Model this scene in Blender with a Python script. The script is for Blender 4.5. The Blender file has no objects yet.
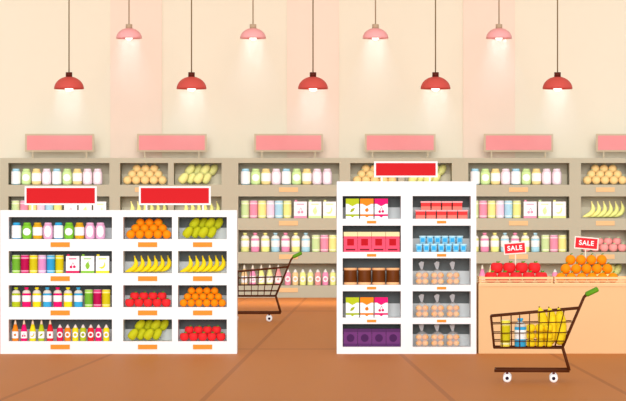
import bpy, bmesh, math
from mathutils import Vector, Matrix
C = bpy.context.scene
COL = C.collection
F, CX, CY, EYE = 3000.0, 313.0, 200.5, 1.6        # lens in pixels of a 626x401 frame, frame centre, eye height

# ------------------------------------------------------------------ camera, world, sun, exposure
cd = bpy.data.cameras.new('camera'); cam = bpy.data.objects.new('camera', cd); COL.objects.link(cam)
cam.location = (0, 0, EYE); cam.rotation_euler = (math.pi/2, 0, 0)
cd.sensor_width = 36; cd.lens = F/626*36; cd.clip_end = 500
C.camera = cam
W = bpy.data.worlds.new('daylight'); C.world = W; W.use_nodes = True
bg = W.node_tree.nodes['Background']; bg.inputs[0].default_value = (0.97, 0.985, 1.0, 1); bg.inputs[1].default_value = 0.72
sd = bpy.data.lights.new('frontal_fill_sun', 'SUN'); sun = bpy.data.objects.new('frontal_fill_sun', sd); COL.objects.link(sun)  # added sun from the camera side, fills shelf recesses and flattens shading
sd.energy = 2.35; sd.angle = math.radians(30); sd.color = (1, 1, 1)
sun.rotation_euler = (math.radians(90-11), 0, 0)
C.view_settings.view_transform = 'Standard'; C.view_settings.look = 'None'
C.view_settings.exposure = 0.0; C.view_settings.gamma = 1.0
try: C.view_settings.use_curve_mapping = False
except Exception: pass
ALB = 0.84                                           # share of a colour's value that is albedo

# ------------------------------------------------------------------ materials
_m = {}
def lin(v):
    v /= 255.0
    return v/12.92 if v <= 0.04045 else ((v+0.055)/1.055)**2.4
def mat(rgb, rough=0.6, alpha=1.0, emit=0.0, spec=0.12, var=0.02, alb=1.0):
    key = (tuple(rgb), rough, alpha, emit, spec, alb)
    if key in _m: return _m[key]
    m = bpy.data.materials.new('paint_%02x%02x%02x' % tuple(int(c) for c in rgb)); m.use_nodes = True
    nt = m.node_tree; b = nt.nodes['Principled BSDF']
    c = [min(.95, lin(v)*alb) for v in rgb]
    no = nt.nodes.new('ShaderNodeTexNoise'); no.inputs['Scale'].default_value = 6
    tc = nt.nodes.new('ShaderNodeTexCoord'); nt.links.new(tc.outputs['Object'], no.inputs['Vector'])
    mx = nt.nodes.new('ShaderNodeMix'); mx.data_type = 'RGBA'
    mx.inputs[6].default_value = (*[v*(1-var) for v in c], 1); mx.inputs[7].default_value = (*[min(1, v*(1+var)) for v in c], 1)
    nt.links.new(no.outputs['Fac'], mx.inputs[0]); nt.links.new(mx.outputs[2], b.inputs['Base Color'])
    b.inputs['Roughness'].default_value = rough
    b.inputs['Specular IOR Level'].default_value = spec
    if alpha < 1: b.inputs['Alpha'].default_value = alpha
    if emit:
        b.inputs['Emission Color'].default_value = (*[lin(v) for v in rgb], 1); b.inputs['Emission Strength'].default_value = emit
    _m[key] = m
    return m

# ------------------------------------------------------------------ mesh helpers
class MB:
    def __init__(s): s.v = []; s.f = []; s.sm = []; s.mi = []
    def add(s, vs, fs, smooth=False, mi=0):
        n = len(s.v); s.v += [tuple(p) for p in vs]
        for f in fs: s.f.append([n+i for i in f]); s.sm.append(smooth); s.mi.append(mi)
    def box(s, x0, x1, y0, y1, z0, z1, mi=0):
        s.add([(x, y, z) for z in (z0, z1) for y in (y0, y1) for x in (x0, x1)],
              [(0,2,3,1),(4,5,7,6),(0,1,5,4),(2,6,7,3),(0,4,6,2),(1,3,7,5)], mi=mi)
        return s
    def lathe(s, prof, c=(0,0,0), n=20, smooth=True, mi=0, axis='z', closed=False):
        vs = []; fs = []; k = len(prof)
        for r, h in prof:
            for i in range(n):
                a = 2*math.pi*i/n
                p = (r*math.cos(a), r*math.sin(a), h)
                if axis == 'y': p = (p[0], p[2], p[1])
                vs.append((p[0]+c[0], p[1]+c[1], p[2]+c[2]))
        for j in range(k-1 if not closed else k):
            j2 = (j+1) % k
            for i in range(n): fs.append((j*n+i, j*n+(i+1)%n, j2*n+(i+1)%n, j2*n+i))
        if not closed:
            fs.append(tuple(reversed(range(n)))); fs.append(tuple((k-1)*n+i for i in range(n)))
        s.add(vs, fs, smooth, mi); return s
    def prism(s, pts, y0, y1, mi=0):                       # outline in x,z pushed along y
        n = len(pts)
        s.add([(p[0], y0, p[1]) for p in pts]+[(p[0], y1, p[1]) for p in pts],
              [tuple(range(n)), tuple(range(2*n-1, n-1, -1))]+[(i, (i+1)%n, n+(i+1)%n, n+i) for i in range(n)], mi=mi)
        return s
    def tube(s, pts, rad, n=10, mi=0):
        pts = [Vector(p) for p in pts]; k = len(pts)
        rad = rad if isinstance(rad, (list, tuple)) else [rad]*k
        vs = []
        for j, p in enumerate(pts):
            t = (pts[min(j+1, k-1)]-pts[max(j-1, 0)]).normalized()
            up = Vector((0,1,0)) if abs(t.y) < 0.9 else Vector((1,0,0))
            u = t.cross(up).normalized(); w = t.cross(u).normalized()
            for i in range(n):
                a = 2*math.pi*i/n
                vs.append(p+(u*math.cos(a)+w*math.sin(a))*rad[j])
        fs = [(j*n+i, j*n+(i+1)%n, (j+1)*n+(i+1)%n, (j+1)*n+i) for j in range(k-1) for i in range(n)]
        fs += [tuple(reversed(range(n))), tuple((k-1)*n+i for i in range(n))]
        s.add(vs, fs, True, mi); return s
    def curved(s, r, hw, hh, zc, kind='ellipse', n=24):    # sticker wrapped on the front (-y) of a round body
        pw = 2 if kind == 'ellipse' else 9
        vs = []; fs = []; ro = r*1.012; hw = min(hw, r*1.5)
        for i in range(n+1):
            t = -math.cos(math.pi*i/n); h = max(.02, hh*(1-min(1, abs(t))**pw)**(1/pw)); u = t*hw
            for z in (zc-h, zc+h): vs.append((ro*math.sin(u/r), -ro*math.cos(u/r), z))
        for i in range(n): fs.append((2*i, 2*i+2, 2*i+3, 2*i+1))
        s.add(vs, fs, True); return s
    def mesh(s, name, scale=1.0, rot=None):
        me = bpy.data.meshes.new(name)
        vs = [Vector(v)*scale for v in s.v]
        if rot: vs = [rot @ v for v in vs]
        me.from_pydata(vs, [], s.f)
        me.polygons.foreach_set('use_smooth', s.sm); me.polygons.foreach_set('material_index', s.mi)
        bm = bmesh.new(); bm.from_mesh(me); bmesh.ops.recalc_face_normals(bm, faces=bm.faces); bm.to_mesh(me); bm.free()
        me.update(); return me
_cache = {}
def obj(name, builder, mats, parent=None, loc=(0,0,0), scale=1.0, key=None):
    mats = mats if isinstance(mats, list) else [mats]
    k = (key, name, round(scale, 6), tuple(m.name for m in mats)) if key else None
    if k and k in _cache: me = _cache[k]
    else:
        b = builder() if callable(builder) else builder
        me = b.mesh(name, scale)
        for m in mats: me.materials.append(m)
        if k: _cache[k] = me
    o = bpy.data.objects.new(name, me); COL.objects.link(o); o.location = loc
    if parent: o.parent = parent
    return o
def tag(o, label, cat, group=None):
    o['label'] = label; o['category'] = cat
    if group: o['group'] = group
    return o
def thing(name, label, cat, loc=(0,0,0), group=None, rot=(0,0,0)):
    o = bpy.data.objects.new(name, None); COL.objects.link(o); o.empty_display_size = .05
    o.location = loc; o.rotation_euler = rot
    return tag(o, label, cat, group)
def struct(name, b, m):
    o = obj(name, b, m); o['kind'] = 'structure'; return o
def wx(px, Y): return (px-CX)*Y/F
def wz(py, Y): return EYE-(py-CY)*Y/F
def S(Y): return Y/F
ORD = ['first','second','third','fourth','fifth','sixth','seventh','eighth','ninth','tenth','eleventh','twelfth']

YF = EYE*F/(353.9-CY)          # front edge of the white units
YB = EYE*F/(297.6-CY)          # front edge of the beige back shelves
YC = EYE*F/(382.6-CY)          # near cart
YT = EYE*F/(321.7-CY)          # far cart
SF, SB = S(YF), S(YB)
YW = YB+0.62                   # back wall

# ------------------------------------------------------------------ the shell
def floor_material():
    m = bpy.data.materials.new('terracotta_floor'); m.use_nodes = True; nt = m.node_tree; b = nt.nodes['Principled BSDF']
    tc = nt.nodes.new('ShaderNodeTexCoord'); sp = nt.nodes.new('ShaderNodeSeparateXYZ'); nt.links.new(tc.outputs['Object'], sp.inputs[0])
    def mth(op, a, c=None):
        n = nt.nodes.new('ShaderNodeMath'); n.operation = op
        for i, v in enumerate((a, c)):
            if v is None: continue
            if isinstance(v, (int, float)): n.inputs[i].default_value = v
            else: nt.links.new(v, n.inputs[i])
        return n.outputs[0]
    def fp(px, py):
        Y = EYE*F/(py-CY); return (px-CX)*Y/F, Y
    acc = None
    seams = [((5,398),(107,356),.03), ((202,401),(307,297),.03), ((403,356),(453,401),.03), ((563,360),(623,392),.03),
             ((230,311),(337,311),.06), ((230,349),(337,349),.04)]
    for p, q, w in seams:
        (x0, y0), (x1, y1) = fp(*p), fp(*q)
        if w == .03: y0 += 0; 
        dx, dy = x1-x0, y1-y0; L = math.hypot(dx, dy); a, bb = -dy/L, dx/L; c = -(a*x0+bb*y0)
        if abs(dx) > abs(dy)*0 and w != .03: w = w*3
        d = mth('ABSOLUTE', mth('ADD', mth('ADD', mth('MULTIPLY', sp.outputs[0], a), mth('MULTIPLY', sp.outputs[1], bb)), c))
        l = mth('MULTIPLY', mth('LESS_THAN', d, w*.8), .55)
        acc = l if acc is None else mth('MAXIMUM', acc, l)
    no = nt.nodes.new('ShaderNodeTexNoise'); no.inputs['Scale'].default_value = .8; no.inputs['Detail'].default_value = 2
    mp = nt.nodes.new('ShaderNodeMapping'); mp.inputs['Scale'].default_value = (1.6, .12, 1); nt.links.new(tc.outputs['Object'], mp.inputs[0]); nt.links.new(mp.outputs[0], no.inputs['Vector'])
    mx = nt.nodes.new('ShaderNodeMix'); mx.data_type = 'RGBA'
    A = [lin(v)*ALB for v in (212, 126, 58)]; B = [lin(v)*ALB for v in (226, 138, 66)]; D = [lin(v)*ALB for v in (178, 98, 42)]
    mx.inputs[6].default_value = (*A, 1); mx.inputs[7].default_value = (*B, 1); nt.links.new(no.outputs['Fac'], mx.inputs[0])
    m2 = nt.nodes.new('ShaderNodeMix'); m2.data_type = 'RGBA'; nt.links.new(acc, m2.inputs[0]); nt.links.new(mx.outputs[2], m2.inputs[6]); m2.inputs[7].default_value = (*D, 1)
    nt.links.new(m2.outputs[2], b.inputs['Base Color']); b.inputs['Roughness'].default_value = .5; b.inputs['Specular IOR Level'].default_value = .05
    return m
struct('floor', MB().box(-9, 9, 20, YW, -.1, 0), floor_material())
WALLM = mat((240, 231, 208), .8, spec=.05, var=.008, alb=ALB); BANDM = mat((244, 223, 203), .8, spec=.05, var=.008, alb=ALB)
struct('wall_back', MB().box(-9, 9, YW, YW+.2, -.1, 7.5), WALLM)
for i, (a, b_) in enumerate(((110.5, 162), (287, 339), (463, 515))):
    struct('trim_%d' % (i+1), MB().box(wx(a, YW), wx(b_, YW), YW-.03, YW, 0, 7.5), BANDM)
ZC = 7.5
struct('ceiling', MB().box(-9, 9, YB-4.2, YW+.2, ZC, ZC+.15), mat((250, 238, 215), .8))

# ------------------------------------------------------------------ pendant lamps
def beam_scatter(length):                                          # scatter cone added to draw the lamp's beam, thinning out downwards
    m = bpy.data.materials.new('lamp_beam_scatter'); m.use_nodes = True; nt = m.node_tree
    nt.nodes.remove(nt.nodes['Principled BSDF']); v = nt.nodes.new('ShaderNodeVolumeScatter')
    v.inputs['Color'].default_value = (1, 1, 1, 1); v.inputs['Anisotropy'].default_value = 0
    tc = nt.nodes.new('ShaderNodeTexCoord'); sp = nt.nodes.new('ShaderNodeSeparateXYZ'); mr = nt.nodes.new('ShaderNodeMapRange')
    nt.links.new(tc.outputs['Object'], sp.inputs[0]); nt.links.new(sp.outputs[2], mr.inputs[0])
    for i, q in enumerate((-length, 0, 0.0, .13)): mr.inputs[i+1].default_value = q
    nt.links.new(mr.outputs[0], v.inputs['Density']); nt.links.new(v.outputs[0], nt.nodes['Material Output'].inputs['Volume'])
    return m
def pendant(px, capt, capb, rim, hw, Y, cols, label, grp, watt, beam):
    s = S(Y); zr = wz(rim, Y)
    t = thing('pendant_lamp', label, 'lamp', (wx(px, Y), Y, zr), grp)
    hd = rim-capb
    prof = [(hw*math.cos(a*math.pi/2/10), hd*math.sin(a*math.pi/2/10)) for a in range(11)]
    prof[-1] = (.05, hd)
    inner = [(max(.05, r-.8), max(.0, h-.7)) for r, h in reversed(prof)]; inner[-1] = (hw-.8, 0)
    sh = obj('lamp_shade', lambda: MB().lathe(prof+inner, n=40, closed=True), mat(cols[0], .55, spec=.15), t, scale=s)
    obj('cap', lambda: MB().lathe([(3.3, hd-.6), (3.3, hd+(capb-capt))], n=20), mat(cols[1], .5), t, scale=s)
    top = (ZC-zr)/s
    obj('cord', lambda: MB().lathe([(.62, hd+capb-capt-.2), (.62, top)], n=10), mat(cols[2], .6), t, scale=s)
    br = hw*.3
    obj('bulb', lambda: MB().lathe([(br*math.sin(math.pi*a/12)+.01, 1.9-br*math.cos(math.pi*a/12)) for a in range(13)], n=20), mat((255, 246, 232), .5, emit=2.0), t, scale=s)
    bl, bw = beam
    obj('light_beam', lambda: MB().lathe([(hw*.93, -.2), (bw, -bl)], n=36), beam_scatter(bl*s), t, scale=s)
    ld = bpy.data.lights.new('lamp_light', 'AREA'); lo = bpy.data.objects.new('lamp_light', ld); COL.objects.link(lo); lo.parent = t
    ld.shape = 'DISK'; ld.size = 2*hw*.86*s; ld.spread = math.radians(78); ld.energy = watt; ld.color = (.98, .98, 1)
    lo.location = (0, 0, -1.2*s)
    return t
LPF = ['over the pink sign behind the white drinks unit', 'over the pink sign behind the white fruit unit', 'over the far trolley', 'over the tall white unit', 'over the sale apples and oranges']
for px, w in zip((69, 191.5, 313, 435.5, 557.5), LPF):
    pendant(px, 72.3, 76.5, 89, 15, YB-2.8, ((200, 80, 70), (84, 30, 18), (128, 110, 78)), 'red dome pendant lamp hanging low ' + w, 'red pendant lamps', 9.0, (64, 33))
LPB = ['nearest the lamp over the drinks unit', 'between the lamps over fruit unit and trolley', 'between the lamps over trolley and tall unit', 'between the lamps over tall unit and sale fruit']
for px, w in zip((129, 253, 375.5, 499), LPB):
    pendant(px, 24.2, 28, 38.5, 12.9, YB-2.0, ((236, 166, 164), (182, 156, 128), (172, 150, 122)), 'small pale pink pendant lamp hung high ' + w, 'pale pink pendant lamps', 9.0, (78, 40))

# ------------------------------------------------------------------ shelf units
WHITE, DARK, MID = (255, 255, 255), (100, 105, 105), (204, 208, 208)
def unit(name, label, x0, x1, yt, yb, cols, rows, Y, D, body, back, low, tags, tagcol, sign, signcols, group=None, cat='shelf'):
    s = S(Y)
    t = thing(name, label, cat, (wx((x0+x1)/2, Y), Y, 0), group)
    ox = (x0+x1)/2; zb = lambda py: (wz(py, Y))/s         # local px units, origin on the floor at the front edge
    m = MB(); T = D+3
    xs = [x0]+[v for c in cols for v in c]+[x1]
    zt = zb(yt)
    for i in range(0, len(xs), 2): m.box(xs[i]-ox, xs[i+1]-ox, 0, T, 0, zt)
    for a, b_ in cols:
        ys = [yt]+[v for r in rows for v in r]
        for i in range(0, len(ys)-1, 2): m.box(a-ox, b_-ox, 0, T, zb(ys[i+1]), zb(ys[i]))
        m.box(a-ox, b_-ox, 0, T, 0, zb(ys[-1]))
    obj('carcass', m, mat(body, .55, spec=.1, var=.01, alb=.9), t, scale=s)
    for a, b_ in cols:
        for ya, yb_ in rows:
            zl, zh = zb(yb_), zb(ya); zm = zl+(zh-zl)*.5
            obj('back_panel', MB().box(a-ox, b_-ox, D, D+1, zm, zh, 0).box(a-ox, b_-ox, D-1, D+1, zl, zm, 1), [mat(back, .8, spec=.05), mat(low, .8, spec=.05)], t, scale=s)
    for a, b_, ya, yb_ in tags:
        obj('price_tag', MB().box(a-ox, b_-ox, -.7, 0, zb(yb_), zb(ya)), mat(tagcol, .6, alb=.84), t, scale=s)
    if sign:
        a, b_, ya, yb_ = sign; dy = D*.35
        sg = obj('sign_panel', MB().box(a-ox+1.9, b_-ox-1.9, dy-.7, dy+.6, zb(yb_)+1.7, zb(ya)-1.7), mat(signcols[0], .6, spec=.05, alb=.84), t, scale=s)
        fr = MB(); fr.box(a-ox, b_-ox, dy-.3, dy+2, zb(yb_), zb(yb_)+1.7); fr.box(a-ox, b_-ox, dy-.3, dy+2, zb(ya)-1.7, zb(ya))
        fr.box(a-ox, a-ox+1.9, dy-.3, dy+2, zb(yb_)+1.7, zb(ya)-1.7); fr.box(b_-ox-1.9, b_-ox, dy-.3, dy+2, zb(yb_)+1.7, zb(ya)-1.7)
        fr.box(a-ox+1.9, b_-ox-1.9, dy+.6, dy+2, zb(yb_)+1.7, zb(ya)-1.7)
        obj('sign_frame', fr, mat(signcols[1], .6, spec=.05, alb=.86), sg, scale=s)
        for q in (a+7, b_-8.5):
            obj('sign_post', MB().box(q-ox, q+1.4-ox, dy+.2, dy+1.6, zt, zb(yb_)), mat(signcols[1], .6, spec=.05, alb=.86), sg, scale=s)
    return t
ROWS4 = [(217, 239.1), (251, 273.2), (285.2, 307.2), (319.4, 341.3)]
TAGY = [(242.2, 247), (276.2, 281), (310.4, 315.2), (344.6, 349.2)]
OR1 = (250, 158, 54)
DF = 30
unit('display_shelf', 'white drinks unit with bottles and cans under a red sign', .3, 118, 210.2, 353.9, [(8.6, 112)], ROWS4, YF, DF, WHITE, DARK, MID,
     [(50.6, 69.8, a, b) for a, b in TAGY], OR1, (23.6, 96, 186.2, 205), ((222, 36, 42), WHITE), 'white display units')
unit('display_shelf', 'white fruit unit in two columns under a red sign', 118, 236.9, 210.2, 353.9, [(123.2, 172), (178, 226.8)], ROWS4, YF, DF, WHITE, DARK, MID,
     [(138, 157.2, a, b) for a, b in TAGY]+[(193, 212.2, a, b) for a, b in TAGY], OR1, (138.3, 210.4, 186.2, 205), ((222, 36, 42), WHITE), 'white display units')
ROWS5 = [(196, 218.8), (225.6, 252), (258.2, 284.9), (291.2, 317.7), (324, 346.9)]
TG5 = [(220.8, 223.3), (253.9, 256.5), (286.8, 289.3), (319.7, 322.2)]
unit('display_shelf', 'tall white unit of five boxed and bagged rows under a small red sign', 336.8, 476.3, 181.4, 353.9, [(342.6, 400.9), (412.6, 470.8)], ROWS5, YF, DF, WHITE, DARK, MID,
     [(367, 376.2, a, b) for a, b in TG5]+[(437, 446.2, a, b) for a, b in TG5], OR1, (374.3, 438, 161.2, 177.2), ((222, 36, 42), WHITE), 'white display units')
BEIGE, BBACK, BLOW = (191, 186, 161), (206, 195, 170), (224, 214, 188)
RB = [(163, 184.7), (196.4, 218.2), (230, 252), (263.4, 285.4)]
TB = [(187.4, 191.8), (220.8, 225.4), (254.4, 258.9), (287.8, 292.2)]
TBC = (248, 203, 146); PINK = ((240, 155, 156), (204, 188, 158))
DB = 30
MOD = [0, 115, 230, 345.3, 460, 576]
PLACE = ['behind the white drinks unit', 'behind the white fruit unit', 'behind the far trolley', 'behind the tall white unit', 'behind the sale apples', 'behind the sale oranges']
SGN = [(24, 93.3), (136.4, 206.3), (254, 323), (365, 436), (484.5, 554), (597, 666)]
for i, o0 in enumerate(MOD):
    x1 = MOD[i+1] if i < 5 else 691
    cols = [(o0+8.3, o0+109.4)] if i % 2 == 0 else [(o0+5, o0+53), (o0+58.8, o0+106.6)]
    tg = []
    for a, b in TB:
        if i % 2 == 0: tg.append((o0+49, o0+68, a, b))
        else: tg += [(o0+20, o0+38.6, a, b), (o0+74, o0+92.6, a, b)]
    unit('back_shelf', 'beige wall shelf %s under a pink sign' % PLACE[i], o0, x1, 158, 297.6, cols, RB, YB, DB, BEIGE, BBACK, BLOW, tg, TBC,
         (SGN[i][0], SGN[i][1], 133.6, 151.6), PINK, 'beige wall shelves')

# ------------------------------------------------------------------ goods (each maker works in pixels of its row, scale s)
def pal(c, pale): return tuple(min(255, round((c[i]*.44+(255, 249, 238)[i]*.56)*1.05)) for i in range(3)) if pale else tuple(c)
W_ = (255, 255, 255)
BLUE, GREEN, GOLD, ROSE = (58, 172, 222), (128, 200, 52), (222, 172, 34), (238, 180, 214)
CRIM, YEL, LIME, OLIVE, RED, ORG, MAG = (214, 20, 92), (250, 226, 28), (184, 200, 30), (208, 194, 16), (232, 40, 48), (250, 140, 24), (240, 16, 112)
def jar(loc, s, k, pale, label, group):
    name, c, lk = {'blue': ('blue', BLUE, 'big'), 'green': ('green', GREEN, 'dot'), 'gold': ('gold', GOLD, 'band'), 'rose': ('pink', ROSE, 'oval')}[k]
    t = thing('jar', label, 'jar', loc, group); c = pal(c, pale); kk = 'jar'+k
    obj('body', lambda: MB().lathe([(3.6, 0), (4.5, .5), (4.9, 2), (4.9, 11), (4.6, 12.8), (3.9, 13.8)], n=24), mat(c), t, scale=s, key=kk)
    obj('lid', lambda: MB().lathe([(3.9, 13.8), (3.7, 15.6), (3.2, 16.4)], n=24), mat(c), t, scale=s, key=kk)
    lb = {'big': lambda: MB().curved(4.98, 6.6, 6.3, 7.2, 'rect'), 'dot': lambda: MB().curved(4.98, 4.2, 3.6, 7.2), 'band': lambda: MB().curved(4.98, 7.6, 4.1, 7.6, 'rect'), 'oval': lambda: MB().curved(4.98, 3.9, 5.6, 7.6)}[lk]
    obj('label_sticker', lb, mat(W_), t, scale=s, key=kk); return t
def can(loc, s, c, dark, pale, label, group, h=18.0, name='can'):
    t = thing(name, label, 'can', loc, group); kk = 'can%.1f' % h
    obj('body', lambda: MB().lathe([(3.7, 0), (4.1, .5), (4.1, h-.6)], n=24), mat(pal(c, pale)), t, scale=s, key=kk)
    obj('lid', lambda: MB().lathe([(4.1, h-.6), (4.1, h-.2), (3.5, h)], n=24), mat(pal(tuple(int(v*.4+235*.6) for v in c), pale)), t, scale=s, key=kk)
    obj('label_sticker', lambda: MB().curved(4.17, 5.8, h*.31, h*.46, 'rect'), mat(pal(dark, pale)), t, scale=s, key=kk)
    obj('light_band', lambda: MB().lathe([(4.13, h*.80), (4.15, h*.81), (4.15, h*.86), (4.13, h*.87)], n=24), mat(pal(tuple(int(v*.45+255*.55) for v in c), pale)), t, scale=s, key=kk)
    obj('light_band', lambda: MB().lathe([(4.13, h*.08), (4.15, h*.09), (4.15, h*.14), (4.13, h*.15)], n=24), mat(pal(tuple(int(v*.45+255*.55) for v in c), pale)), t, scale=s, key=kk+'b')
    return t
def fruit_print(kind, cx, cz, q, y, y2):
    m = MB()
    def disc(x, z, r, rx=1): m.prism([(cx+(x+r*rx*math.cos(a*math.pi/8))*q, cz+(z+r*math.sin(a*math.pi/8))*q) for a in range(16)], y, y2)
    if kind == 'cherry':
        disc(-1.6, -1.6, 1.4); disc(1.7, -1.4, 1.4); m.prism([(cx-1.5*q, cz-.3*q), (cx-1.1*q, cz-.3*q), (cx+.5*q, cz+2.8*q), (cx+.1*q, cz+3*q)], y, y2)
        m.prism([(cx+1.5*q, cz), (cx+1.9*q, cz), (cx+.6*q, cz+3*q), (cx+.2*q, cz+3*q)], y, y2)
    elif kind == 'pear':
        m.prism([(cx+x*q, cz+z*q) for x, z in ((-.4,-4), (.4,-4), (1.9,-2), (2.2,.2), (1.4,2), (.9,3), (1.4,4), (.6,4.2), (0,3.2), (-1.2,2.2), (-2.2,.4), (-1.9,-1.8))], y, y2)
    elif kind == 'banana':
        m.prism([(cx+x*q, cz+z*q) for x, z in ((-3.2,-2.2), (-1,-3.4), (1.4,-2.6), (2.8,-.2), (2.6,3), (1.8,3), (1.5,.6), (.2,-1.2), (-1.6,-1.6), (-3.2,-1.6))], y, y2)
    elif kind == 'leaf':
        m.prism([(cx+x*q, cz+z*q) for x, z in ((-2.6,-2), (-.4,-2), (1.6,-.4), (2.6,2.2), (.8,2), (-1.4,.8))], y, y2)
    else: disc(0, 0, 1.9); m.prism([(cx+.2*q, cz+1.9*q), (cx+1.6*q, cz+2.8*q), (cx+.9*q, cz+1.7*q)], y, y2)
    return m
def carton(loc, s, kind, c, pale, label, group):
    t = thing('drink_carton', label, 'carton', loc, group); kk = 'carton'+kind
    obj('body', lambda: MB().box(-6.6, 6.6, 0, 8, 2.2, 16.9), mat(W_), t, scale=s, key=kk)
    obj('base_band', lambda: MB().box(-6.6, 6.6, 0, 8, 0, 2.2), mat(pal(c, pale)), t, scale=s, key=kk)
    obj('cap', lambda: MB().lathe([(1.5, 16.9), (1.5, 18.6)], c=(-4.6, 4, 0), n=14), mat(pal(c, pale)), t, scale=s, key=kk)
    obj('title_strip', lambda: MB().box(-3.8, 3.8, -.15, 0, 13.7, 14.7), mat(pal(c, pale)), t, scale=s, key=kk)
    obj('fruit_print', lambda: fruit_print(kind, 0, 7.6, 1.0, -.15, 0), mat(pal(c, pale)), t, scale=s, key=kk); return t
def bottle(loc, s, c, pale, label, group, h=19.5):
    t = thing('bottle', label, 'bottle', loc, group); kk = 'bottle%.1f' % h; q = h/19.5
    G = (226, 222, 212)
    obj('body', lambda: MB().lathe([(3.9, 0), (4.3, .5*q), (4.3, 13.6*q)], n=24), mat(pal(c, pale)), t, scale=s, key=kk)
    obj('label_sticker', lambda: MB().lathe([(4.34, 5.2*q), (4.38, 5.3*q), (4.38, 11.4*q), (4.34, 11.5*q)], n=24), mat(W_), t, scale=s, key=kk)
    obj('shoulder', lambda: MB().lathe([(4.3, 13.6*q), (4.0, 15*q), (3, 16.3*q), (1.6, 17*q)], n=24), mat(pal(G, pale)), t, scale=s, key=kk)
    obj('cap', lambda: MB().lathe([(1.4, 17*q), (1.4, 17.8*q), (2.1, 17.9*q), (2.1, 19.5*q)], n=18), mat(pal(c, pale)), t, scale=s, key=kk); return t
def squeeze(loc, s, c, kind, pale, label, group):
    t = thing('squeeze_bottle', label, 'bottle', loc, group); kk = 'sq'+kind
    if kind != 'short':
        obj('body', lambda: MB().lathe([(3.1, 0), (3.3, .3), (3.3, 9.5), (3.0, 11), (1.5, 16.6)], n=22), mat(pal(c, pale)), t, scale=s, key=kk)
        obj('nozzle', lambda: MB().lathe([(1.5, 16.6), (1.1, 18.6), (.5, 21)], n=16), mat(pal((240, 218, 190), pale)), t, scale=s, key=kk)
        obj('label_sticker', lambda: MB().curved(3.36, 4.0, 3.4, 6.1, 'rect'), mat(W_), t, scale=s, key=kk)
        obj('fruit_print', lambda: fruit_print(kind, 0, 6.1, .62, -3.55, -3.3), mat(pal(tuple(int(v*.85) for v in c), pale)), t, scale=s, key=kk)
    else:
        obj('body', lambda: MB().lathe([(2.9, 0), (3.1, .3), (3.1, 11), (2.7, 12.6), (2.2, 13.2)], n=22), mat(pal(c, pale)), t, scale=s, key=kk)
        obj('nozzle', lambda: MB().lathe([(2.2, 13.2), (1.6, 14.4), (.5, 16.4)], n=16), mat(pal((238, 226, 220), pale)), t, scale=s, key=kk)
        obj('label_sticker', lambda: MB().curved(3.16, 3.2, 2.9, 6.3), mat(W_), t, scale=s, key=kk)
        obj('emblem', lambda: MB().curved(3.22, 1.6, 1.5, 6.3), mat(pal(tuple(int(v*.85) for v in c), pale)), t, scale=s, key=kk)
    return t
CN = {'blue': 'blue', 'green': 'green', 'gold': 'gold', 'rose': 'pink'}
LBN = {'blue': 'with a big white label', 'green': 'with a round white label', 'gold': 'with a white band', 'rose': 'with a white oval label'}
def drinks(o0, q, zs, Y, s, where, ref, pale, rows, dep, skip=()):
    """o0: module's pixel offset; q: local pixel scale; zs: heights of the row floors; counted from the ref (the far end)"""
    ss = s*q
    P = lambda lx, r, dy=6.5: (wx(o0+lx*q, Y), Y+dy*s, zs[r])
    pl = 'pale ' if pale else ''
    if 0 in rows:
        for i, k in enumerate(['blue','green','gold','rose','blue','green','gold','rose','rose']):
            jar(P(16+10.5*i, 0), ss, k, pale, '%s%s jar %s, %s from %s, top row %s' % (pl, CN[k], LBN[k].replace('with a ', 'with '), ORD[8-i], ref, where), 'jars '+where)
    cans = [('green', (168, 218, 74), (112, 176, 48)), ('crimson', (228, 46, 120), (184, 6, 76)), ('yellow', YEL, OLIVE), ('pink', (240, 186, 220), (222, 144, 196)), ('blue', (92, 190, 234), (48, 158, 210)), ('golden', (250, 224, 40), (214, 196, 10))]
    if 1 in rows:
        for i, (n, c, d) in enumerate(cans):
            can(P(15.6+8.68*i, 1), ss, c, d, pale, '%s%s drinks can, %s from %s, second row %s' % (pl, n, ORD[8-i], ref, where), 'cans in the second row '+where)
        for i, (kd, n, c) in enumerate([('cherry', 'cherry', CRIM), ('pear', 'green pear', (140, 196, 60)), ('banana', 'banana', (246, 222, 40))]):
            carton(P(72.4+14.95*i, 1, 2.5), ss, kd, c, pale, 'white carton with %s picture, %s from %s, second row %s' % (n, ORD[2-i], ref, where), 'cartons '+where)
    if 2 in rows:
        for i, (n, c) in enumerate([('lime', LIME), ('crimson', MAG), ('yellow', YEL), ('blue', BLUE), ('crimson', MAG), ('yellow', YEL), ('blue', BLUE)]):
            bottle(P(15.5+10.4*i, 2), ss, c, pale, '%s%s bottle with white label, %s from %s, third row %s' % (pl, n, ORD[9-i], ref, where), 'bottles '+where)
        for i, (n, c, d) in enumerate([cans[0], cans[1], cans[2]]):
            can(P(88.3+8.7*i, 2), ss, c, d, pale, '%s%s drinks can, %s from %s, third row %s' % (pl, n, ORD[2-i], ref, where), 'cans in the third row '+where, h=17.4)
    if 3 in rows:
        for i, (n, c, kd) in enumerate([('orange', ORG, 'dot'), ('pink', MAG, 'cherry'), ('yellow', YEL, 'banana'), ('lime', LIME, 'leaf'), ('red', RED, 'dot')]):
            if i in skip: continue
            squeeze(P(14.7+8.72*i, 3), ss, c, kd, pale, 'tall %s%s squeeze bottle, %s from %s, lowest row %s' % (pl, n, ORD[11-i], ref, where), 'tall squeeze bottles '+where)
        for i, (n, c) in enumerate([('crimson', (226, 22, 84)), ('orange', ORG), ('yellow', YEL), ('lime', LIME), ('red', RED), ('magenta', MAG), ('yellow', YEL)]):
            if i+5 in skip: continue
            squeeze(P(59.4+7.74*i, 3), ss, c, 'short', pale, 'short %s%s squeeze bottle, %s from %s, lowest row %s' % (pl, n, ORD[6-i], ref, where), 'short squeeze bottles '+where)

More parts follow.
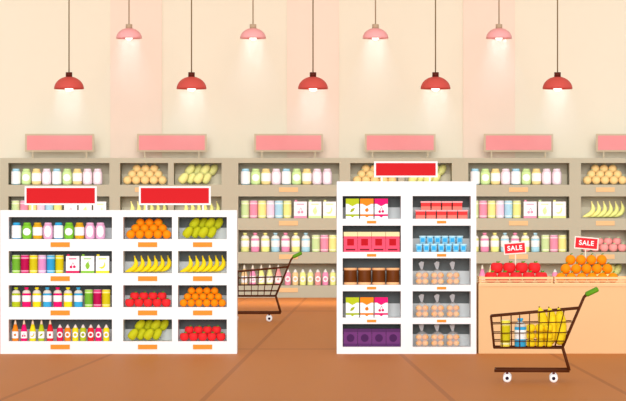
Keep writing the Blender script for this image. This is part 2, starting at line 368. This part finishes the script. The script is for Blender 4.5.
# --- fruit
def sphere_prof(r, rz, dent=0, n=12):
    out = []
    for i in range(n+1):
        a = math.pi*i/n; rr = r*math.sin(a)+.01; z = rz-rz*math.cos(a)
        if dent and i >= n-3: z -= dent*(1-math.sin(a)*1.0)*(1.0 if i == n else .55 if i == n-1 else .12)
        out.append((rr, z))
    return out
def apple_prof(r):
    pts = []
    for i in range(15):
        a = math.pi*i/14; sa, ca = math.sin(a), math.cos(a); e = 2/2.7
        x = r*max(0, sa)**e; z = r*.92*(1-math.copysign(abs(ca)**e, ca))
        if z > r*.92: x *= 1.0
        else: x *= .9+.1*z/(r*.92)
        pts.append((x+.01, z-(r*.3*max(0, 1-x/(r*.62)) if i > 7 else 0)))
    return pts
def stem_leaf(o, x, z, q, s, pale, key, leaf=(78, 140, 40), stem=(96, 110, 30), up=1.0):
    obj('stem', lambda: MB().tube([(x, 0, z-.4*q), (x+.2*q, 0, z+1.1*q*up)], [.4*q, .32*q], 6), mat(pal(stem, pale)), o, scale=s, key='st'+key)
    obj('leaf', lambda: MB().prism([(x+a*q, z+b*q) for a, b in ((.1, .5), (1.1, 1.5), (2.4, 1.5), (1.5, .6), (.6, .3))], -.5*q, .1*q), mat(pal(leaf, pale)), o, scale=s, key='lf'+key)
def orange(loc, s, r, pale, label, group):
    o = obj('orange', lambda: MB().lathe(sphere_prof(r, r), n=22), mat(pal((253, 146, 10), pale), .6), None, loc, s, key='or%.2f' % r); tag(o, label, 'orange', group)
    stem_leaf(o, 0, r*2, r/5.2, s, pale, 'or%.2f' % r); return o
def apple(loc, s, r, pale, label, group, col=(238, 46, 50)):
    o = obj('apple', lambda: MB().lathe(apple_prof(r), n=22), mat(pal(col, pale), .55), None, loc, s, key='ap%.2f' % r); tag(o, label, 'apple', group)
    stem_leaf(o, 0, r*1.6, r/4.0, s, pale, 'ap%.2f' % r, leaf=(66, 150, 40), up=1.5); return o
def pear(loc, s, pale, label, group):
    def b():
        m = MB(); m.lathe([(.05, 0), (2.6, .3), (4.0, 1.8), (4.42, 4.2), (4.3, 6.8), (3.7, 9.2), (2.8, 10.9), (1.6, 11.9), (.05, 12.3)], n=20)
        R = Matrix.Rotation(math.radians(37), 3, 'Y'); m.v = [tuple(R @ Vector(v)+Vector((0, 0, 1.9))) for v in m.v]; return m
    o = obj('pear', b, mat(pal((196, 198, 26), pale), .6), None, loc, s, key='pear'); tag(o, label, 'pear', group)
    stem_leaf(o, 7.35, 11.6, .7, s, pale, 'pear', stem=(120, 120, 30), leaf=(150, 165, 30)); return o
def banana(loc, s, pale, label, group):
    ctl = [(-9.4, 1.3, .55), (-7.6, 1.8, 1.1), (-5.2, 2.6, 1.9), (-2.8, 3.6, 2.3), (-.4, 5.2, 2.5), (1.1, 7.6, 2.45), (1.5, 10.2, 2.1), (1.0, 12.6, 1.5), (.4, 14.4, .85), (.1, 15.6, .65)]
    o = obj('banana', lambda: MB().tube([(x, 0, z) for x, z, r in ctl], [r for x, z, r in ctl], 12), mat(pal((253, 220, 26), pale), .6), None, loc, s, key='ban'); tag(o, label, 'banana', group)
    obj('stem', lambda: MB().tube([(.1, 0, 15.5), (-.2, 0, 17.2)], [.68, .75], 8), mat(pal((226, 196, 40), pale)), o, scale=s, key='banst')
    obj('tip', lambda: MB().tube([(-9.3, 0, 1.3), (-9.9, 0, 1.2)], [.58, .4], 8), mat(pal((96, 70, 20), pale)), o, scale=s, key='bantip'); return o
def pile(kind, o0, q, xs_rows, zfloor, Y, s, r, h, back, pale, ref, where, group, y0=None, rev=False):
    """rows of round fruit, each upper row a step up and back; counted from ref"""
    names = {3: ['bottom', 'middle', 'top'], 2: ['lower', 'upper']}[len(xs_rows)]
    fn = {'orange': orange, 'apple': apple}[kind]; adj = {'orange': '', 'apple': 'red '}[kind]
    if pale: adj = 'pale ' + ('pink ' if kind == 'apple' else '')
    for ri, row in enumerate(xs_rows):
        for i, lx in enumerate(row):
            n = len(row)-1-i if rev else i
            loc = (wx(o0+lx*q, Y), Y+((y0 if y0 else r+2)+back*ri)*s*1.0, zfloor+h*ri*s*q)
            fn(loc, s*q, r, pale, '%s%s, %s from %s, %s layer %s' % (adj, kind, ORD[n], ref, names[ri], where), group)
def pearpile(o0, q, zfloor, Y, s, pale, ref, where, group):
    for ri, (x0, z) in enumerate(((6.2, 0), (12.4, 8.7))):
        for i in range(4):
            pear((wx(o0+(x0+7.8*i)*q, Y), Y+(4.7+(i % 2)*6.75+ri*12.85)*s, zfloor+z*s*q), s*q, pale, '%syellow-green pear, %s from %s, %s layer %s' % ('pale ' if pale else '', ORD[i], ref, ('lower', 'upper')[ri], where), group)
def bananas(o0, q, zfloor, Y, s, pale, ref, where, group):
    for i in range(6):
        banana((wx(o0+(11.3+6.45*i)*q, Y), Y+(2.9+(3.38 if pale else 4.1)*i)*s, zfloor), s*q, pale, '%syellow banana, %s from %s, in bunch %s' % ('pale ' if pale else '', ORD[i], ref, where), group)
def pyr(x0, d, n0, rows): return [[x0+d*(j+r*.5) for j in range(n0-r)] for r in range(rows)]

# front white units
ZF = [wz(r[1], YF)+.0015 for r in ROWS4]; ZB = [wz(r[1], YB)+.002 for r in RB]
drinks(0, 1.0, ZF, YF, SF, 'in drinks unit', 'fruit unit', False, (0, 1, 2, 3), DF)
d1 = 'the drinks unit'
pile('orange', 123.2, 1, pyr(7.1, 9.05, 5, 3), ZF[0], YF, SF, 4.48, 5.72, 5.6, False, d1, "on fruit unit's top shelf", 'oranges on the top white fruit shelf')
pearpile(178, 1, ZF[0], YF, SF, False, d1, "on fruit unit's top shelf", 'pears on the top white fruit shelf')
bananas(123.2, 1, ZF[1], YF, SF, False, d1, 'under the stacked oranges', 'bananas under the oranges')
bananas(178, 1, ZF[1], YF, SF, False, d1, 'under the stacked pears', 'bananas under the pears')
pile('apple', 123.2, 1, pyr(6.0, 9.2, 5, 2), ZF[2], YF, SF, 4.55, 6.3, 6.6, False, d1, "on fruit unit's third shelf", 'apples on the third white fruit shelf')
pile('orange', 178, 1, pyr(5.2, 7.75, 6, 3), ZF[2], YF, SF, 3.86, 5.9, 4.0, False, d1, "on fruit unit's third shelf", 'oranges on the third white fruit shelf')
pearpile(123.2, 1, ZF[3], YF, SF, False, d1, "on fruit unit's bottom shelf", 'pears on the bottom white fruit shelf')
pile('apple', 178, 1, pyr(6.0, 9.2, 5, 2), ZF[3], YF, SF, 4.55, 6.3, 6.6, False, d1, "on fruit unit's bottom shelf", 'apples on the bottom white fruit shelf')

# beige shelves at the back
QB = .975
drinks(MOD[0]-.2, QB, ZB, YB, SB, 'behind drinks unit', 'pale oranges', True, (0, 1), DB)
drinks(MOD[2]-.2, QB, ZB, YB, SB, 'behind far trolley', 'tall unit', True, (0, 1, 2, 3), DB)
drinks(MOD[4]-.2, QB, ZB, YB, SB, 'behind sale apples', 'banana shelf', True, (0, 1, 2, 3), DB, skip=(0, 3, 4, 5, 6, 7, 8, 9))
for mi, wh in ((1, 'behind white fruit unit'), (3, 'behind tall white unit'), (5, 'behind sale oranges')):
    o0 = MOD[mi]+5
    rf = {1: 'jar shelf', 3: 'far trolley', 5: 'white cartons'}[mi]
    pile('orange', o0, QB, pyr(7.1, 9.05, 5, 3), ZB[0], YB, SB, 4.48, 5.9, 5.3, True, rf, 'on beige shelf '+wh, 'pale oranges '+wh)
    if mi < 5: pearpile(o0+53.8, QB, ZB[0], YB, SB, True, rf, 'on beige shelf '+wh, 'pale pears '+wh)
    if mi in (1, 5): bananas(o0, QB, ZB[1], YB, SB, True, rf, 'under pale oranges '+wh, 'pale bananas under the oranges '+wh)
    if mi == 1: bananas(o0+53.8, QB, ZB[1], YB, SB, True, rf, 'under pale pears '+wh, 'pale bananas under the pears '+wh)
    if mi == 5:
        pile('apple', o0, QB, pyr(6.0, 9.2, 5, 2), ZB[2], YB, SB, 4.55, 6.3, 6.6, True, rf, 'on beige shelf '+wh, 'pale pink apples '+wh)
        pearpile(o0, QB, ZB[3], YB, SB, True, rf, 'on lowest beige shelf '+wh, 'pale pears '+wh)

# ------------------------------------------------------------------ the tall white unit's goods
Z5 = [wz(r[1], YF)+.0015 for r in ROWS5]
P5 = lambda px, r, dy, dz=0: (wx(px, YF), YF+dy*SF, Z5[r]+dz*SF)
def pouch(loc, c, kind, label, group):
    t = thing('snack_box', label, 'box', loc, group); k = 'pouch'+kind
    obj('body', lambda: MB().box(-6.6, 6.6, 0, 7, 0, 20), mat(W_), t, scale=SF, key='pouch')
    obj('top_band', lambda: MB().prism([(-6.65, 20.05), (-6.65, 14.8), (-4.4, 14.8), (-2.2, 13.6), (0, 12.4), (2.2, 13.6), (4.4, 14.8), (6.65, 14.8), (6.65, 20.05)], -.2, 7.05), mat(c), t, scale=SF, key='pouch')
    obj('bottom_band', lambda: MB().prism([(-6.65, 4.4), (-6.65, 2.6), (-2, 2.6), (0, 1), (2, 2.6), (6.65, 2.6), (6.65, 4.4)], -.2, 7.05), mat(tuple(int(v*.9) for v in c)), t, scale=SF, key='pouch')
    obj('fruit_print', lambda: fruit_print(kind, 0, 8.6, .95, -.2, 0), mat(tuple(int(v*.86) for v in c)), t, scale=SF, key=k)
for r, rn in ((0, 'top shelf'), (3, 'fourth shelf')):
    for i, (n, c, kd) in enumerate((('lime', LIME, 'leaf'), ('orange', ORG, 'dot'), ('pink', MAG, 'cherry'))):
        pouch(P5(352.5+14.4*i, r, 3), c, kd, 'white snack box with %s top and fruit picture, %s of the tall white unit' % (n, rn), 'snack boxes on the '+rn)
for i in range(4):
    t = thing('jam_box', 'pink box with cream top and red square, %s from the blue cups' % ORD[3-i], 'box', P5(350.6+14.05*i, 1, 3), 'pink boxes in the tall white unit')
    obj('body', lambda: MB().box(-6.85, 6.85, 0, 8, 0, 15.5), mat((248, 84, 112)), t, scale=SF, key='jam')
    obj('top_panel', lambda: MB().box(-6.85, 6.85, 0, 8, 15.5, 19.9), mat((246, 226, 170)), t, scale=SF, key='jam')
    obj('square_print', lambda: MB().box(-3.4, 3.4, -.2, 0, 6.3, 13), mat((190, 10, 26)), t, scale=SF, key='jam')
    obj('base_strip', lambda: MB().box(-4.8, 4.8, -.2, 0, 1.4, 3), mat((120, 26, 40)), t, scale=SF, key='jam')
    t = thing('chocolate_jar', 'dark brown jar with peach lid and base, %s from the bread bags' % ORD[3-i], 'jar', P5(350.5+14.2*i, 2, 9), 'brown jars in the tall white unit')
    obj('body', lambda: MB().lathe([(6.5, 2.4), (6.6, 2.8), (6.6, 14.0), (6.5, 14.4)], n=28), mat((104, 52, 12), .5), t, scale=SF, key='choc')
    obj('base_band', lambda: MB().lathe([(6.3, 0), (6.6, .3), (6.6, 2.4)], n=28), mat((252, 190, 134)), t, scale=SF, key='choc')
    obj('lid', lambda: MB().lathe([(6.7, 14.4), (6.7, 16.4), (6.3, 16.7)], n=28), mat((252, 190, 134)), t, scale=SF, key='choc')
    t = thing('purple_box', 'purple box with a dark round mark, %s from the bread bags' % ORD[3-i], 'box', P5(350.5+14.25*i, 4, 3), 'purple boxes on the bottom shelf')
    obj('body', lambda: MB().box(-6.95, 6.95, 0, 8, 0, 14.6), mat((112, 54, 118)), t, scale=SF, key='pur')
    obj('lid', lambda: MB().box(-7.05, 7.05, -.2, 8.1, 14.6, 17.9), mat((86, 40, 94)), t, scale=SF, key='pur')
    obj('base_band', lambda: MB().box(-6.98, 6.98, -.1, 0, 0, 3), mat((90, 42, 98)), t, scale=SF, key='pur')
    obj('round_mark', lambda: MB().prism([(3.9*math.cos(a*math.pi/12), 8.6+3.9*math.sin(a*math.pi/12)) for a in range(24)], -.2, 0), mat((74, 28, 84)), t, scale=SF, key='pur')
def tray(loc, label, group):
    t = thing('meat_tray', label, 'tray', loc, group)
    obj('tray', lambda: MB().box(-4.6, 4.6, 0, 10, 0, 3.6), mat((250, 126, 112)), t, scale=SF, key='tray')
    obj('meat', lambda: MB().box(-4.6, 4.6, 0, 10, 3.6, 7.2), mat((236, 58, 58)), t, scale=SF, key='tray')
    obj('film', lambda: MB().box(-5.1, 5.1, -.4, 10.4, 7.2, 8.7), mat((248, 176, 178)), t, scale=SF, key='tray')
for i in range(5): tray(P5(420.6+10.6*i, 0, 3), 'red tray with pink film, %s from the snack boxes, lower layer' % ORD[i], 'red trays in the tall white unit')
for i in range(4): tray(P5(425.9+10.6*i, 0, 4, 8.72), 'red tray with pink film, %s from the snack boxes, upper layer' % ORD[i], 'red trays in the tall white unit')
def cup(loc, label, group):
    t = thing('yogurt_cup', label, 'cup', loc, group)
    obj('body', lambda: MB().lathe([(2.7, 0), (3.3, 6.8)], n=20), mat((150, 220, 250)), t, scale=SF, key='cup')
    obj('lid', lambda: MB().lathe([(3.55, 6.8), (3.6, 7.0), (3.6, 7.9), (3.4, 8.0)], n=20), mat((196, 236, 255)), t, scale=SF, key='cup')
    obj('label_sticker', lambda: MB().curved(3.3, 1.9, 1.9, 3.7, 'rect'), mat((50, 172, 236)), t, scale=SF, key='cup')
for i in range(7): cup(P5(419.2+7.42*i, 1, 7), 'light blue cup, %s from the pink boxes, lower layer' % ORD[i], 'blue cups in the tall white unit')
for i in range(6): cup(P5(422.9+7.42*i, 1, 7, 8.03), 'light blue cup, %s from the pink boxes, upper layer' % ORD[i], 'blue cups in the tall white unit')
FILM = mat((236, 236, 238), .4, alpha=.22); NECK = mat((196, 197, 200), .4, alpha=.55)
def ell(m, cx, cy, cz, rx, ry, rz, n=16):
    k = len(m.v); m.lathe([(max(.01, math.sin(math.pi*i/9)), -math.cos(math.pi*i/9)) for i in range(10)], n=n)
    m.v[k:] = [(cx+v[0]*rx, cy+v[1]*ry, cz+v[2]*rz) for v in m.v[k:]]; return m
def bread_bag(loc, label, group, low=False):
    t = thing('bread_bag', label, 'bread', loc, group)
    for ix in (-1, 1):
        for iz in (0, 1):
            obj('bread_roll', lambda: ell(MB(), 0, 0, 3.05, 3.2, 4, 3.0), mat((252, 184, 112) if ix*(1-2*iz) < 0 else (255, 196, 132)), t, (ix*3.2*SF, 5.2*SF, iz*6.1*SF+.2*SF), SF, key='roll')
    obj('bag', lambda: MB().lathe([(6.0, 0), (6.7, .6), (6.8, 9), (6.2, 12), (3.5, 14), (1.0, 15.2)], c=(0, 6.8, 0), n=22), FILM, t, scale=SF, key='bag')
    obj('bag_neck', lambda: MB().prism([(-.9, 15.2), (.9, 15.2), (1.8, 19), (2.2, 22.2 if low else 22.6), (-.6, 22.4 if low else 23.2), (-3.2, 21.2), (-2, 18)], 5.8, 7.8), NECK, t, (-.3*SF, 0, 0), SF, key='bag%d' % low)
for r, rn in ((2, 'third shelf'), (3, 'fourth shelf'), (4, 'bottom shelf')):
    nb = {2: 'brown jars', 3: 'snack boxes', 4: 'purple boxes'}[r]
    for i in range(3):
        bread_bag(P5(422.4+15.5*i, r, 3), 'clear bag of bread rolls, %s from the %s, %s of tall unit' % (ORD[i], nb, rn), 'bread bags on the '+rn, r == 4)

# ------------------------------------------------------------------ counter, crates, sale fruit
YK = YF+.06; SK = S(YK)
xk0, xk1 = wx(478.6, YK), wx(640, YK); zk = wz(283.6, YK)
t = thing('display_counter', 'peach counter block carrying the two fruit crates', 'counter', ((xk0+xk1)/2, YK, 0))
hw = (xk1-xk0)/2
obj('body', MB().box(-hw, hw, .01, .62, 0, zk-.03), mat((247, 203, 149), .7, spec=.05, var=.01, alb=ALB), t)
obj('counter_top', MB().box(-hw, hw, 0, .63, zk-.03, zk), mat((249, 208, 156), .7, spec=.05, var=.01, alb=ALB), t)
def crate(xa, xb, label):
    m = MB(); L = (xb-xa)/2; Dp = 34
    for z0, z1 in ((0, .9), (2.0, 3.1), (4.3, 6.6)):
        m.box(-L, L, 0, .8, z0, z1); m.box(-L, L, Dp-.8, Dp, z0, z1); m.box(-L, -L+.8, .8, Dp-.8, z0, z1); m.box(L-.8, L, .8, Dp-.8, z0, z1)
    t = thing('fruit_crate', label, 'crate', (wx((xa+xb)/2, YK), YK+.012, zk), 'slatted fruit crates')
    obj('slats', m, mat((253, 206, 152), .7), t, scale=SK)
    c = MB()
    for x in (-L+.8, L-2): 
        for y in (.8, Dp-2): c.box(x, x+1.2, y, y+1.2, 0, 6.6)
    obj('corner_posts', c, mat((250, 200, 144), .7), t, scale=SK)
    obj('base', MB().box(-L+.8, L-.8, .8, Dp-.8, 0, .3), mat((250, 200, 144), .7), t, scale=SK)
crate(479.2, 553.4, 'slatted peach crate holding the red sale apples')
crate(554.6, 630, 'slatted peach crate holding the sale oranges')
zc = zk+.35*SK
pile('apple', 485.2, 1, pyr(6.3, 12.6, 5, 2), zc, YK, SK, 6.25, 9.4, 8.2, False, 'the tall white unit', 'in the sale crate', 'sale apples in the crate', y0=9)
pile('orange', 555.6, 1, pyr(5.9, 10.45, 6, 3), zc, YK, SK, 5.2, 8.9, 4.4, False, 'the sale apples', 'in the sale crate', 'sale oranges in the crate', y0=8)
def sale(px, py, w, h, ang, stick_x, y_bot, dy, label):
    s = SK; Y = YK+dy*s
    t = thing('sale_sign', label, 'sign', (wx(px, Y), Y, wz(py, Y)), 'sale signs'); A = math.radians(ang); R = Matrix.Rotation(-A, 3, 'Y')
    def rr(m): m.v = [tuple(R @ Vector(v)) for v in m.v]; return m
    obj('board', lambda: rr(MB().box(-w/2, w/2, 0, .8, -h/2, h/2)), mat((255, 236, 226)), t, scale=s)
    obj('red_panel', lambda: rr(MB().box(-w/2+1.1, w/2-1.1, -.25, 0, -h/2+1.1, h/2-1.1)), mat((226, 40, 50)), t, scale=s)
    cu = bpy.data.curves.new('sale_text', 'FONT'); cu.body = 'SALE'; cu.align_x = 'CENTER'; cu.align_y = 'CENTER'; cu.size = 6.6*s; cu.extrude = .12*s; cu.offset = .16*s; cu.space_character = 1.12
    tmp = bpy.data.objects.new('sale_text', cu); COL.objects.link(tmp)
    dg = bpy.context.evaluated_depsgraph_get(); me = bpy.data.meshes.new_from_object(tmp.evaluated_get(dg)); bpy.data.objects.remove(tmp)
    me.transform((R @ Matrix.Rotation(math.pi/2, 3, 'X')).to_4x4()); me.materials.clear(); me.materials.append(mat(W_))
    lo = bpy.data.objects.new('lettering', me); COL.objects.link(lo); lo.parent = t; lo.location = (0, -.4*s, 0)
    sx = (stick_x-px); zb = (py-y_bot)
    obj('stick', lambda: MB().box(sx-.55, sx+.55, .8, 1.6, zb, 0), mat((253, 226, 204)), t, scale=s)
sale(514.8, 248.2, 22.6, 11.8, 4.2, 515.6, 282.6, 26, 'red tilted SALE sign on a stick in the apples')
sale(586.4, 243.2, 24.2, 12.4, -4.8, 585.6, 282.6, 24, 'red tilted SALE sign on a stick in the oranges')

# ------------------------------------------------------------------ shopping carts
def cart(x, Y, s, label):
    t = thing('shopping_cart', label, 'shopping cart', (x, Y, 0), 'brown wire shopping carts')
    BR = mat((86, 40, 12), .6, var=.02); q = lambda px, py, y: (px-531, y, 382.6-py)
    near, far = 0, 33
    t.rotation_euler.z = -math.atan2(x, Y)
    fr = MB()
    for y in (near, far):
        fr.tube([q(490.8, 316.6, y), q(578.9, 308.4, y)], .95, 8); fr.tube([q(490.8, 316.6, y), q(494, 348, y)], .9, 8); fr.tube([q(494, 348, y), q(562.5, 348, y)], .9, 8)
        fr.tube([q(562.5, 348, y), q(574, 321, y), q(584, 297.6, y), q(586.4, 295.2, y)], [1.05, 1.0, .95, .95], 10)
        fr.tube([q(562.5, 347.5, y), q(569.2, 370.4, y)], 1.5, 8); fr.tube([q(494.4, 370.8, y), q(569.4, 370.8, y)], 1.5, 10)
    for p in ((490.8, 316.6), (494, 348), (562.5, 348), (495.2, 370.8), (568.6, 370.8)): fr.tube([q(*p, near), q(*p, far)], .85, 8)
    obj('frame', fr, BR, t, scale=s)
    wi = MB()
    for y in (near, far):
        for a, b in (((492.2, 324.1), (571.8, 321.8)), ((493, 333.4), (567.9, 332.4)), ((493.6, 341.2), (564.6, 341))): wi.tube([q(*a, y), q(*b, y)], .5, 6)
        for a, b in (((501, 315.7), (502.4, 348)), ((511, 314.8), (511.5, 348)), ((519.6, 314), (519.8, 348)), ((529.6, 313), (529.2, 348)), ((539.5, 312.1), (538, 348)), ((549.7, 311.2), (546.4, 348)), ((564.4, 309.8), (554.8, 348))):
            wi.tube([q(*a, y), q(*b, y)], .5, 6)
    for i in range(1, 5):                                     # floor of the basket, and its two ends
        y = near+(far-near)*i/5
        wi.tube([q(494, 348, y), q(562.5, 348, y)], .45, 6); wi.tube([q(490.8, 316.6, y), q(494, 348, y)], .45, 6); wi.tube([q(562.5, 348, y), q(578.9, 308.4, y)], .45, 6)
    for px in (502.4, 511.5, 519.8, 529.2, 538, 546.4, 554.8): wi.tube([q(px, 348, near), q(px, 348, far)], .45, 6)
    obj('basket_wires', wi, BR, t, scale=s)
    hd = MB()
    for y in (near, far): hd.tube([q(586, 295.4, y), q(587, 294.6, y), q(597.2, 289.6, y), q(598.2, 289.2, y)], [1.2, 2.1, 2.1, 1.2], 12)
    hd.tube([q(596.6, 289.9, near), q(596.6, 289.9, far)], 1.5, 12)
    obj('handle', hd, mat((96, 154, 24), .5), t, scale=s)
    for y in (near, far):
        for px in (507.2, 553.6):
            w = obj('wheel', lambda: MB().lathe([(2.4, -1.2), (3.9, -1.0), (4.3, 0), (3.9, 1.0), (2.4, 1.2)], n=28, axis='y'), mat((252, 250, 248)), t, ((px-531)*s, y*s, 4.3*s), s, key='wheel')
            obj('hub', lambda: MB().lathe([(1.75, -1.35), (1.75, 1.4)], n=20, axis='y'), mat((42, 30, 48)), w, scale=s, key='wheel')
            obj('caster_mount', lambda: MB().box(-1.3, 1.3, -1.0, 2.0, 4.35, 6.6).box(-.7, .7, 1.45, 1.9, 0, 4.4), mat((96, 40, 30)), w, scale=s, key='wheel')
    return t
SC = S(YC)
cart(wx(531, YC), YC, SC, 'brown wire shopping cart with green handle and groceries by the counter')
cart(wx(252.6, YT), YT, S(YT)*.735, 'empty brown shopping cart with green handle behind the white fruit unit')
zb = (382.6-348+.9)*SC
PC = lambda px, dy, dz=0: (wx(px, YC), YC+dy*SC, zb+dz*SC)
can(PC(506, 11), SC*1.18, (252, 232, 80), OLIVE, False, 'tall yellow can with olive label in the near shopping cart', None, h=22.8)
bottle(PC(521, 10), SC*1.36, BLUE, False, 'white and blue bottle standing in the near shopping cart', None, h=21)
def lemon(loc, label):
    o = obj('lemon', lambda: MB().lathe([(.05, 0), (2.9, .15), (4.0, .8), (4.35, 2.2), (4.35, 4.8), (4.0, 6.3), (2.9, 7.2), (.9, 7.5), (.05, 7.6)], n=20), mat((252, 214, 26)), None, loc, SC, key='lemon'); tag(o, label, 'lemon', 'yellow lemons in the near cart')
    obj('stem', lambda: MB().tube([(-1.2, -3.3, 6.4), (-1.2, -3.8, 6.9)], [.5, .4], 6), mat((86, 74, 16)), o, scale=SC, key='lemon')
for r in range(3):
    for i in range(3):
        lemon(PC(531.5+8.75*i, 8+r*.3, r*7.65), 'yellow lemon, %s from the bottle, %s layer in the near cart' % (ORD[i], ('bottom', 'middle', 'top')[r]))
def tallfruit(px, dy, label, bulge):
    ctl = [(-.3, .6, .8), (.4, 1.6, 3.2), (2.6, 6, 5.0), (4.6, 13, 5.35), (5.0, 20, 5.35), (4.0, 27, 5.0), (2.2, 33, 4.0), (.7, 37, 2.2), (.1, 39, 1.1)]
    o = obj('banana', lambda: MB().tube([(x*bulge, 0, z*.96+1.2) for x, z, r in ctl], [r for x, z, r in ctl], 16), mat((253, 216, 30)), None, PC(px, dy), SC); tag(o, label, 'banana', 'plump bananas standing in the near cart')
    obj('stem', lambda: MB().tube([(0, 0, 38.3), (-.3, 0, 39.9)], [.8, .6], 6), mat((110, 96, 20)), o, scale=SC)
tallfruit(541.3, 25.2, 'plump yellow banana standing nearest the lemons in the cart', .9)
tallfruit(550.4, 18.2, 'plump yellow banana standing between two others in the cart', .9)
tallfruit(559.4, 10.1, 'plump yellow banana standing nearest the cart handle', .55)
